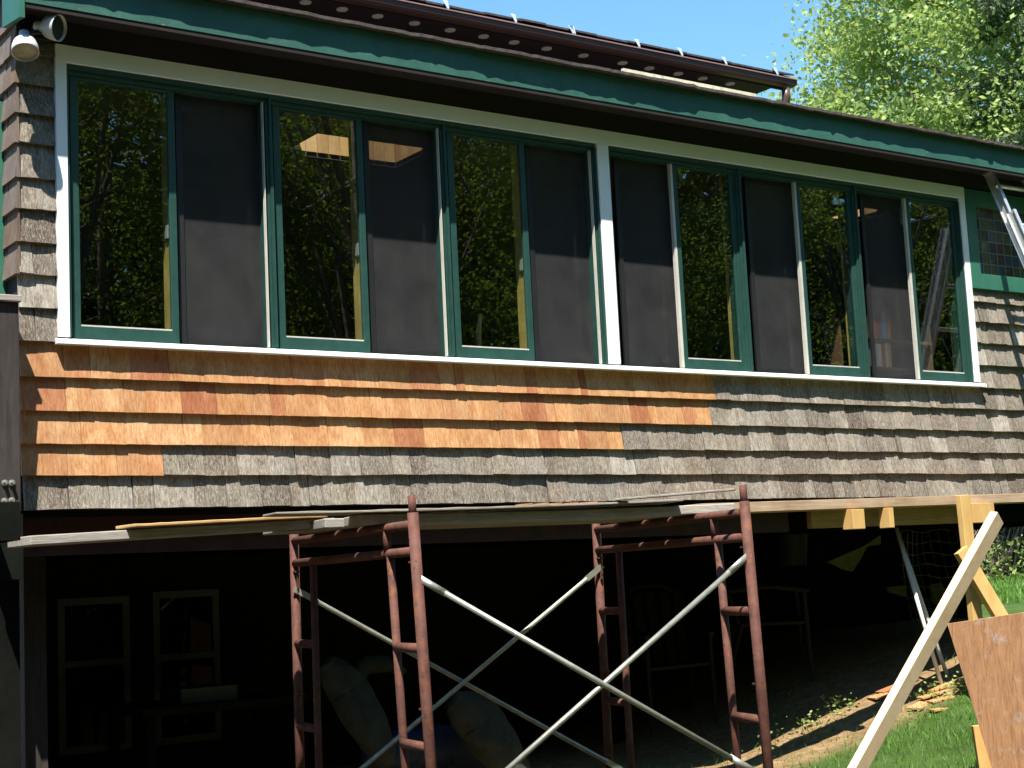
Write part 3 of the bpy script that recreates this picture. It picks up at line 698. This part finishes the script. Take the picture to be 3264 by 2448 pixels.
# ------------------------------------------------------------ things stored under and beside the house
def ghit(sx, sy):
    d = ray(sx, sy); p = Vector((0, -D, 0)); t = 4
    while t < 80:
        q = p+d*t
        if q.z < zg(q.x, q.y): return q
        t += .02
    return p+d*60
for (s0, s1, y0, lab) in (((2857, 1682), (3018, 2150), .75, 'white pole leaning under the house, the one reaching further right'), ((2862, 1700), (3003, 2190), .72, 'white pole leaning under the house, the lower left one')):
    b = ghit(*s1); a = at(*s0, b.y+.25); o = MB().tube([a, b], .013, 10).build('white_pole', paint('white_pvc', (.75, .78, .78), .35, .05), base=b, smooth=True); tag(o, lab, 'pole')
def wirefence():
    m = MB(); c = [at(2872, 1695, 1.3), at(3045, 1690, 1.3), at(3040, 2110, 1.3), at(2930, 2080, 1.3)]
    for i in range(9):
        t = i/8; pts = []
        for j in range(9):
            s = j/8; a = c[0].lerp(c[1], t); b = c[3].lerp(c[2], t); p = a.lerp(b, s); pts.append(p+Vector((.02*math.sin(5*s+i), .05*math.sin(4*s+t*3), 0)))
        m.tube(pts, .0016, 4, False)
    for j in range(12):
        s = j/11; a = c[0].lerp(c[3], s); b = c[1].lerp(c[2], s)
        m.tube([a.lerp(b, k/6)+Vector((.0, .05*math.sin(4*s+k/6*3), .012*math.sin(k*1.7+j))) for k in range(7)], .0016, 4, False)
    tag(m.build('wire_fence', m_galv, base=c[3]), 'loose square wire fencing hung under the house behind the white poles', 'wire fencing')
wirefence()
def sack(name, sp, Y, rad, m_, label, cat):
    """folded fabric roll: swept lumpy tube through photograph points"""
    pts = [at(sx, sy, Y+dy) for sx, sy, dy in sp]; n = 48; m = MB(); N_ = 60; k = len(pts)-1; seed = random.random()*9
    for i in range(N_+1):
        u = i/N_*k; j = min(int(u), k-1); f = u-j
        p = pts[j].lerp(pts[j+1], f); d = (pts[j+1]-pts[j]).normalized(); a = d.cross(Vector((0, 1, 0))).normalized(); b = d.cross(a)
        t = i/N_; env = math.sin(math.pi*min(max(t, .03), .97))**.35
        for q in range(n):
            th = 2*math.pi*q/n; rr = rad*env*(1+.10*math.sin(2*th+4*t+seed)+.07*abs(math.sin(2.5*th+11*t+seed))+.06*abs(math.sin(9*th-19*t+2*math.sin(3*t)))+random.uniform(-.015, .015))
            m.v.append(tuple(p+a*(rr*math.cos(th))+b*(rr*.8*math.sin(th))))
    for i in range(N_):
        for q in range(n): m.f.append((i*n+q, i*n+(q+1) % n, (i+1)*n+(q+1) % n, (i+1)*n+q))
    m.f.append(tuple(range(n))[::-1]); m.f.append(tuple(N_*n+q for q in range(n)))
    o = m.build(name, m_, base=pts[-1], smooth=True); return tag(o, label, cat)
sack('canvas_roll', [(1040, 2110, 0), (1110, 2200, 0), (1185, 2330, -.05), (1240, 2440, -.1)], .8, .10, m_canvas, 'long grey canvas roll leaning down right behind the left scaffold frame', 'canvas roll')
sack('canvas_bundle', [(1125, 2190, 0), (1165, 2120, 0), (1230, 2115, 0), (1290, 2140, 0)], .95, .04, m_canvas, 'small folded canvas flap arched above the long roll', 'canvas')
sack('canvas_roll', [(1440, 2230, 0), (1530, 2300, 0), (1600, 2400, -.05), (1680, 2520, -.1)], .7, .12, m_canvas, 'crumpled pale canvas bundle between the two scaffold frames', 'canvas roll')
sack('blue_tarp', [(1150, 2420, 0), (1280, 2400, 0), (1420, 2400, 0), (1560, 2470, 0)], 1.0, .14, m_blue, 'dark blue tarpaulin heap below the canvas rolls', 'tarpaulin')

def garden_chair(loc, rz, label, mm):
    o = empty('garden_chair', loc, label, 'chair', 'garden chairs stored in the dark under the house'); o.rotation_euler = (0, 0, rz)
    WL[o.name] = Vector((0, 0, 0))
    m = MB(); m.hexa([(-.22, -.22, .40), (.22, -.22, .42), (.22, .22, .40), (-.22, .22, .40), (-.22, -.22, .42), (.22, -.22, .44), (.22, .22, .42), (-.22, .22, .42)]); m.build('seat', mm, o)
    for i in range(5):
        x = -.18+.09*i; MB().beam((x, .22, .42), (x*1.1, .36, .90), .06, .012, (1, 0, 0)).build('back_slat', mm, o)
    MB().tube([(-.24, .36, .86), (-.1, .39, .95), (.1, .39, .95), (.24, .36, .86)], .018, 8).build('top_rail', mm, o)
    for x in (-.22, .22):
        MB().tube([(x, -.24, 0), (x, -.22, .62)], .015, 8).build('leg', mm, o); MB().tube([(x, .34, 0), (x, .20, .42)], .015, 8).build('leg', mm, o)
        MB().tube([(x, -.26, .62), (x, 0, .66), (x, .28, .64)], .018, 8).build('armrest', mm, o)
m_chair = paint('dark_resin', (.014, .017, .013), .6)
garden_chair((7.6, 1.45, zg(7.6, 1.45)), .9, 'dark garden chair under the house left of the wire fencing', m_chair)
garden_chair((6.9, 1.7, zg(6.9, 1.7)), -.4, 'dark garden chair deepest under the house behind the right scaffold post', m_chair)
# flat olive panels stand in for sunlit lawn glimpsed among the chairs
def lit_patch(name, pts, Y, m_, label):
    m = MB(); P_ = [at(a, b, Y) for a, b in pts]; n = len(P_)
    q = [p+Vector((0, .02, 0)) for p in P_]; m.poly(P_); m.poly(q[::-1])
    for i in range(n): m.poly([P_[i], q[i], q[(i+1) % n], P_[(i+1) % n]])
    tag(m.build(name, m_, base=P_[0]), label, 'lit_patch')
m_olive = paint('olive_light_patch', (.13, .145, .055), .9, .25, 12)
lit_patch('olive_light_patch', [(2640, 1790), (2755, 1740), (2808, 1705), (2808, 1735), (2765, 1742), (2745, 1780), (2718, 1822), (2690, 1815)], 1.2, m_olive, 'olive panel painted as sunlit lawn seen past the dark chairs high under the house')
lit_patch('olive_light_patch', [(2830, 1872), (2886, 1866), (2890, 1903), (2835, 1888)], 1.25, m_olive, 'small olive panel painted as sunlit lawn left of the wire fencing')
lit_patch('olive_light_patch', [(2966, 1862), (3002, 1858), (3040, 1920), (3000, 1930), (2975, 1925)], 1.5, m_olive, 'olive panel painted as sunlit lawn behind the wire fencing near the slanting brace')
o = MB(); bc = at(2525, 1750, 1.6)
o.lathe(bc+Vector((0, 0, -.12)), (0, 0, 1), [(0, .0005), (0, .09), (.005, .095), (.22, .115), (.225, .12), (.215, .11), (.01, .088)], 20)
o.tube([bc+Vector((-.115, 0, .1)), bc+Vector((-.08, 0, .2)), bc+Vector((0, 0, .28)), bc+Vector((.08, 0, .2)), bc+Vector((.115, 0, .1))], .004, 6)
tag(o.build('bucket', paint('grey_bucket', (.02, .03, .035), .6), base=bc, smooth=True), 'grey bucket hanging from the joists right of the scaffold', 'bucket')
# low table and clutter in the dark at lower left
tb = empty('work_table', (3.4, 1.6, -1.25), 'dark wooden table standing before the two lower windows', 'table')
m = MB(); m.box(3.05, 4.0, 1.3, 1.9, -.60, -.56); m.build('tabletop', m_under2, tb)
for x in (3.08, 3.93):
    for y in (1.33, 1.83): MB().box(x, x+.05, y, y+.05, -1.3, -.60).build('leg', m_under, tb)
o = MB().box(3.30, 3.62, 1.4, 1.7, -.56, -.48).build('box', m_wframe, base=(3.4, 1.5, -.56), bevel=.004); tag(o, 'low grey box on the dark table before the lower windows', 'box')

# cedar offcuts and a board lying on the soil
for i in range(8):
    p = ghit(random.uniform(2760, 3010), random.uniform(2210, 2290)); a = random.uniform(-.5, .5); d = Vector((math.cos(a), math.sin(a), .06))
    L = random.uniform(.10, .32)
    o = MB().beam(p+Vector((0, 0, .02)), p+Vector((0, 0, .02+random.uniform(0, .05)))+d*L, random.uniform(.05, .1), .01, Vector((-d.y, d.x, 0))).build('shingle_scrap', m_new, base=p)
    tag(o, 'piece of new cedar shingle lying on the soil near the white poles', 'scrap', 'cedar scraps on the ground')

# ------------------------------------------------------------ books and bits inside the room
shelf = empty('bookshelf', (7.75, .32, .45), 'low bookshelf standing inside behind the last insect screen', 'bookshelf')
zl, zu = at(2790, 1168, .155).z, at(2790, 1078, .155).z
MB().box(7.20, 7.95, .150, .30, zl-.02, zl-.001).build('shelf_board', m_floor, shelf); MB().box(7.20, 7.95, .150, .30, zu-.02, zu-.001).build('shelf_board', m_floor, shelf)
MB().box(7.12, 7.139, .172, .30, .45, 1.5).build('side_panel', m_floor, shelf); MB().box(7.951, 7.97, .172, .30, .45, 1.5).build('side_panel', m_floor, shelf)
bk = [(0, 2768, 2778, 1110, (.60, .60, .58), 'white'), (0, 2780, 2794, 1092, (.42, .43, .44), 'grey'), (0, 2795, 2808, 1095, (.62, .62, .60), 'thick pale'), (0, 2811, 2820, 1082, (.50, .14, .07), 'dark red'), (0, 2821, 2829, 1088, (.60, .62, .62), 'narrow white'), (0, 2831, 2838, 1086, (.55, .34, .12), 'orange'),
      (1, 2771, 2780, 1012, (.62, .56, .30), 'pale yellow'), (1, 2781, 2790, 1006, (.60, .60, .56), 'cream'), (1, 2791, 2803, 1010, (.55, .10, .07), 'bright red'), (1, 2806, 2812, 1020, (.35, .12, .08), 'thin maroon'), (1, 2815, 2829, 992, (.13, .34, .58), 'blue'), (1, 2831, 2843, 982, (.52, .20, .06), 'rust brown')]
for lv, s0, s1, top, c, nm in bk:
    z0 = zl if lv == 0 else zu; x0 = at(s0, 1090, .155).x; x1 = at(s1, 1090, .155).x; z1 = at((s0+s1)/2, top, .155).z
    o = MB().box(x0, x1, .155, .28, z0, z1).build('book', paint('cover_'+nm, tuple(min(.85, q*1.4) for q in c), .6, .1), base=(x0, .155, z0), bevel=.002)
    tag(o, '%s book standing on the %s shelf behind the last screen' % (nm, 'lower' if lv == 0 else 'upper'), 'book', 'books on the shelf behind the screen')
p = at(1525, 1060, .30); q = at(1532, 1002, .30)
tag(MB().tube([p-Vector((0, 0, .5)), p, q], [.012, .016, .010], 10).build('wooden_peg', m_tanplank, base=p, smooth=True), 'slim orange wooden stick standing behind the third sliding pane', 'stick')

# ------------------------------------------------------------ vegetation
def leaves(pts, size, m_, name, parent, base=None, aspect=.6, droop=0.):
    n = len(pts); a = rng.normal(size=(n, 3)); a[:, 2] = a[:, 2]*.6-droop; a /= np.linalg.norm(a, axis=1)[:, None]
    b = rng.normal(size=(n, 3)); b -= (b*a).sum(1)[:, None]*a; b /= np.linalg.norm(b, axis=1)[:, None]
    s = size*rng.uniform(.6, 1.3, n)[:, None]; off = np.array(WL[parent.name]) if parent is not None else np.array(base)
    P = pts-off; v = np.empty((n, 4, 3)); v[:, 0] = P; v[:, 1] = P+a*s*.5+b*s*aspect*.5; v[:, 2] = P+a*s; v[:, 3] = P+a*s*.5-b*s*aspect*.5
    me = bpy.data.meshes.new(name); me.vertices.add(4*n); me.vertices.foreach_set('co', v.reshape(-1).astype(np.float32))
    me.loops.add(4*n); me.loops.foreach_set('vertex_index', np.arange(4*n, dtype=np.int32))
    me.polygons.add(n); me.polygons.foreach_set('loop_start', np.arange(0, 4*n, 4, dtype=np.int32)); me.polygons.foreach_set('loop_total', np.full(n, 4, dtype=np.int32))
    me.update(); me.materials.append(m_)
    o = bpy.data.objects.new(name, me); sc.collection.objects.link(o)
    if parent is not None: o.parent = parent
    else: o.location = off
    WL[o.name] = Vector(off); return o
def tree(loc, h, r, ncl, nl, size, m_, label, name='broadleaf_tree', group=None, cz=.55, rz=.45, spread=.5, droop=.2, trunk=True, flat=.7):
    base = Vector((loc[0], loc[1], zg(loc[0], loc[1])))
    t = empty(name, base, label, 'tree', group)
    c = np.array([base.x, base.y, base.z+h*cz]); u = rng.normal(size=(ncl, 3)); u /= np.linalg.norm(u, axis=1)[:, None]
    rad = rng.uniform(.35, 1., ncl)**.6; cl = c+u*rad[:, None]*np.array([r, r, h*rz])
    idx = rng.integers(0, ncl, nl); csz = rng.uniform(.6, 1.3, ncl)*spread
    pts = cl[idx]+rng.normal(size=(nl, 3))*csz[idx][:, None]*np.array([1, 1, flat])*.5
    leaves(pts, size, m_, 'crown', t, droop=droop)
    m = MB(); top = base+Vector((0, 0, h*.8)); m.tube([base-Vector((0, 0, .2)), base.lerp(top, .5)+Vector((.15, .1, 0)), top], [r*.06+.06, r*.04+.03, .02], 10)
    for k in range(min(ncl, 34)):
        e = Vector(cl[k]); f = random.uniform(.25, .8); s = base.lerp(top, f)+Vector((.1, .07, 0)); mid = s.lerp(e, .5)+Vector((random.uniform(-.2, .2), random.uniform(-.2, .2), random.uniform(-.1, .3)))
        m.tube([s, mid, e], [r*.018+.01, r*.01+.006, .005], 5, False)
    m.build('trunk', m_bark, t, smooth=True); return t
# beyond the roof, upper right
tree((34.3, 15.6), 19.5, 8.1, 850, 300000, .15, m_leaf, 'tall bright green leafy tree rising behind the roof at the upper right', cz=.56, rz=.46, spread=1.0, droop=.5, flat=.8)
def conifer(loc, h, r, nl, label, name='conifer_tree', group=None, size=.16, m_=None):
    base = Vector((loc[0], loc[1], zg(loc[0], loc[1]))); t = empty(name, base, label, 'tree', group)
    nb = 110; hh = rng.uniform(.06, 1, nb); ang = rng.uniform(0, 6.283, nb); L = r*(1-hh)**.75*rng.uniform(.7, 1.1, nb)+.25
    idx = rng.integers(0, nb, nl); s = rng.uniform(.1, 1, nl)**.7
    x = base.x+np.cos(ang[idx])*L[idx]*s; y = base.y+np.sin(ang[idx])*L[idx]*s; z = base.z+hh[idx]*h-.22*L[idx]*s**1.5
    pts = np.stack([x, y, z], 1)+rng.normal(size=(nl, 3))*np.array([.22, .22, .10])*(1.1-s*.4)[:, None]
    leaves(pts, size, m_ or m_conif, 'crown', t, aspect=.35, droop=.6)
    m = MB(); m.tube([base-Vector((0, 0, .2)), base+Vector((0, 0, h))], [.10+h*.008, .02], 10)
    for k in range(nb): 
        s0 = base+Vector((0, 0, hh[k]*h)); m.tube([s0, s0+Vector((math.cos(ang[k])*L[k]*.85, math.sin(ang[k])*L[k]*.85, -.2*L[k]))], [.025, .006], 4, False)
    m.build('trunk', m_bark, t, smooth=True)
conifer((28.7, 13.4), 28, 3.2, 70000, 'dark conifer at the right edge in front of the bright leafy tree', size=.13)
conifer((45, 24), 17, 5, 22000, 'dark conifer far off to the right of the bright leafy tree', size=.3)
tree((40, 30), 14, 7, 120, 20000, .4, m_leaf_r, 'darker broad tree at the far edge of the lawn', cz=.55, spread=2.0)
tree((22, 26), 10, 6, 100, 14000, .4, m_leaf_r, 'rounded tree hidden behind the house beyond the lawn', cz=.55, spread=2.0)
# the wood behind the camera: it shows in the panes
k = 0
m_con2 = foliage('hemlock_needles', [(.006, .02, .008), (.03, .08, .018), (.16, .26, .04)], .4, .6, (.40, .50, .64))  # lit and dark clumps painted into the needle colour as well
spots = [(6.5, -13.5, 'b'), (9.0, -17.5, 'c'), (11.2, -13.2, 'b'), (14.2, -16.5, 'b'), (16.8, -13.6, 'c'), (19.8, -16.8, 'b'), (22.5, -13.8, 'b'), (26.0, -16.2, 'c'), (29, -14, 'b'), (4.0, -18, 'b'), (33, -18, 'b'), (13, -21, 'c'), (21, -22, 'b')]
lab = ['spreading tree', 'dark conifer', 'leafy tree', 'loose leafy tree', 'tall dark conifer', 'broad tree', 'bushy tree', 'slim conifer', 'young tree', 'old tree', 'far leafy tree', 'rear conifer', 'rear leafy tree']
for (x, y, ty), lb in zip(spots, lab):
    L_ = '%s of the wood behind the photographer, mirrored in the panes' % lb
    if ty == 'b': tree((x, y), random.uniform(12, 15), 3.3, 90, 58000, .085, m_leaf_r, L_, group='trees mirrored in the panes', cz=.5, rz=.5, spread=1.0, droop=.3)
    else: conifer((x, y), random.uniform(13, 16), 3.0, 45000, L_, group='trees mirrored in the panes', size=.10, m_=m_con2)

# deep wood behind the first trees: one mass
n = 90000; ang = rng.uniform(math.radians(175), math.radians(375), n); rr = rng.uniform(26, 33, n)
bxp = 10+np.cos(ang)*rr*1.15; byp = 3+np.sin(ang)*rr; bz_ = -2+rng.uniform(0, 1, n)**.9*(13+2.5*np.sin(ang*23)+1.5*np.sin(ang*57))
leaves(np.stack([bxp, byp, bz_], 1), .75, m_wood, 'wood', None, base=(10, -25, -2)); tag(bpy.data.objects['wood'], 'deep green wood closing the view behind the photographer', 'wood', kind='stuff')
# brush at the far edge of the lawn
def brush():
    m = MB()
    for i in range(1100):
        x = random.uniform(22, 40); y = 17.2+random.uniform(-1.2, 1.5)+(x-29)*-.25; z = zg(x, y)
        a = Vector((x, y, z)); d = Vector((random.uniform(-.7, .7), random.uniform(-.5, .5), random.uniform(.4, 1.6))); b = a+d
        c = b+Vector((random.uniform(-.7, .7), random.uniform(-.3, .3), random.uniform(-.4, .5)))
        m.tube([a, b, c], [.025, .014, .005], 3, False)
    tag(m.build('brush', m_twig), 'tangle of dry brushwood along the far edge of the lawn', 'brush', kind='stuff')
    n = 16000; x = rng.uniform(22, 40, n); y = 17+rng.uniform(-1.6, 2.5, n)-(x-29)*.25; z = -.5+rng.uniform(0, 1., n)**2*.9
    leaves(np.stack([x, y, z], 1), .12, m_leaf, 'undergrowth', None, base=(30, 17, -.5)); tag(bpy.data.objects['undergrowth'], 'low green undergrowth in front of the dry brushwood', 'undergrowth', kind='stuff')
brush()
n = 26000; x = rng.uniform(20, 62, n); y = 27+rng.uniform(-3, 3, n)-(x-29)*.2; z = -.8+rng.uniform(0, 1, n)*6.5
leaves(np.stack([x, y, z], 1), .55, m_wood, 'far_wood', None, base=(35, 26, -.8)); tag(bpy.data.objects['far_wood'], 'dark woodland beyond the brushwood and the lawn', 'wood', kind='stuff')
o = MB().tube([(24.3, 11.6, -.35), (26, 11.0, -.30), (27.3, 10.3, -.42), (29, 9.6, -.45)], [.05, .07, .06, .03], 8).build('fallen_branch', m_bark, base=(26, 11, -.5), smooth=True); tag(o, 'dark fallen branch lying across the sunny lawn', 'branch')
# grass
def grass():
    P = []
    while len(P) < 30000:
        x = random.uniform(5.0, 9.6); y = random.uniform(-2.8, 1.3)
        dens = 1 if y < -.15 else (.10 if y < 1.0 else .03)
        if math.sin(x*2.1+1)*math.sin(y*2.7)+random.random()*.9 < -.1: dens *= .3
        if random.random() < dens: P.append((x, y, zg(x, y)-.005))
    n = len(P); P = np.array(P)
    far = 26000; fx = rng.uniform(12, 34, far); fy = rng.uniform(4, 17, far); fz = np.array([zg(a, b) for a, b in zip(fx, fy)])
    Q = np.concatenate([P, np.stack([fx, fy, fz-.01], 1)]); n = len(Q); big = np.ones(n); big[len(P):] = 1.9
    h = rng.uniform(.02, .065, n)*big; ang = rng.uniform(0, 6.28, n); wv = np.stack([np.cos(ang), np.sin(ang), ang*0], 1)*(.0032*big*np.where(big > 1, 2.2, 1))[:, None]
    ln = rng.normal(size=(n, 3))*.35; ln[:, 2] = 1; tip = Q+ln*h[:, None]
    v = np.stack([Q-wv, Q+wv, tip], 1); me = bpy.data.meshes.new('grass'); me.vertices.add(3*n); me.vertices.foreach_set('co', v.reshape(-1).astype(np.float32))
    me.loops.add(3*n); me.loops.foreach_set('vertex_index', np.arange(3*n, dtype=np.int32)); me.polygons.add(n)
    me.polygons.foreach_set('loop_start', np.arange(0, 3*n, 3, dtype=np.int32)); me.polygons.foreach_set('loop_total', np.full(n, 3, dtype=np.int32)); me.update(); me.materials.append(m_grassb)
    o = bpy.data.objects.new('grass', me); sc.collection.objects.link(o); tag(o, 'short green lawn grass beside and beyond the house', 'grass', kind='stuff')
grass()
wp = []
for q in ((2700, 2262), (2660, 2280), (2590, 2320), (3010, 2230), (3060, 2210), (2960, 2220), (2470, 2400), (2930, 2290), (2560, 2360), (3090, 2190)):
    c = np.array(ghit(*q)); wp.append(c+rng.normal(size=(45, 3))*np.array([.05, .05, .04])+np.array([0, 0, .04]))
wp = np.concatenate(wp); leaves(wp, .026, m_leaf, 'weeds', None, base=tuple(wp[0]))
tag(bpy.data.objects['weeds'], 'small green weeds along the edge of the bare soil', 'weeds', kind='stuff')
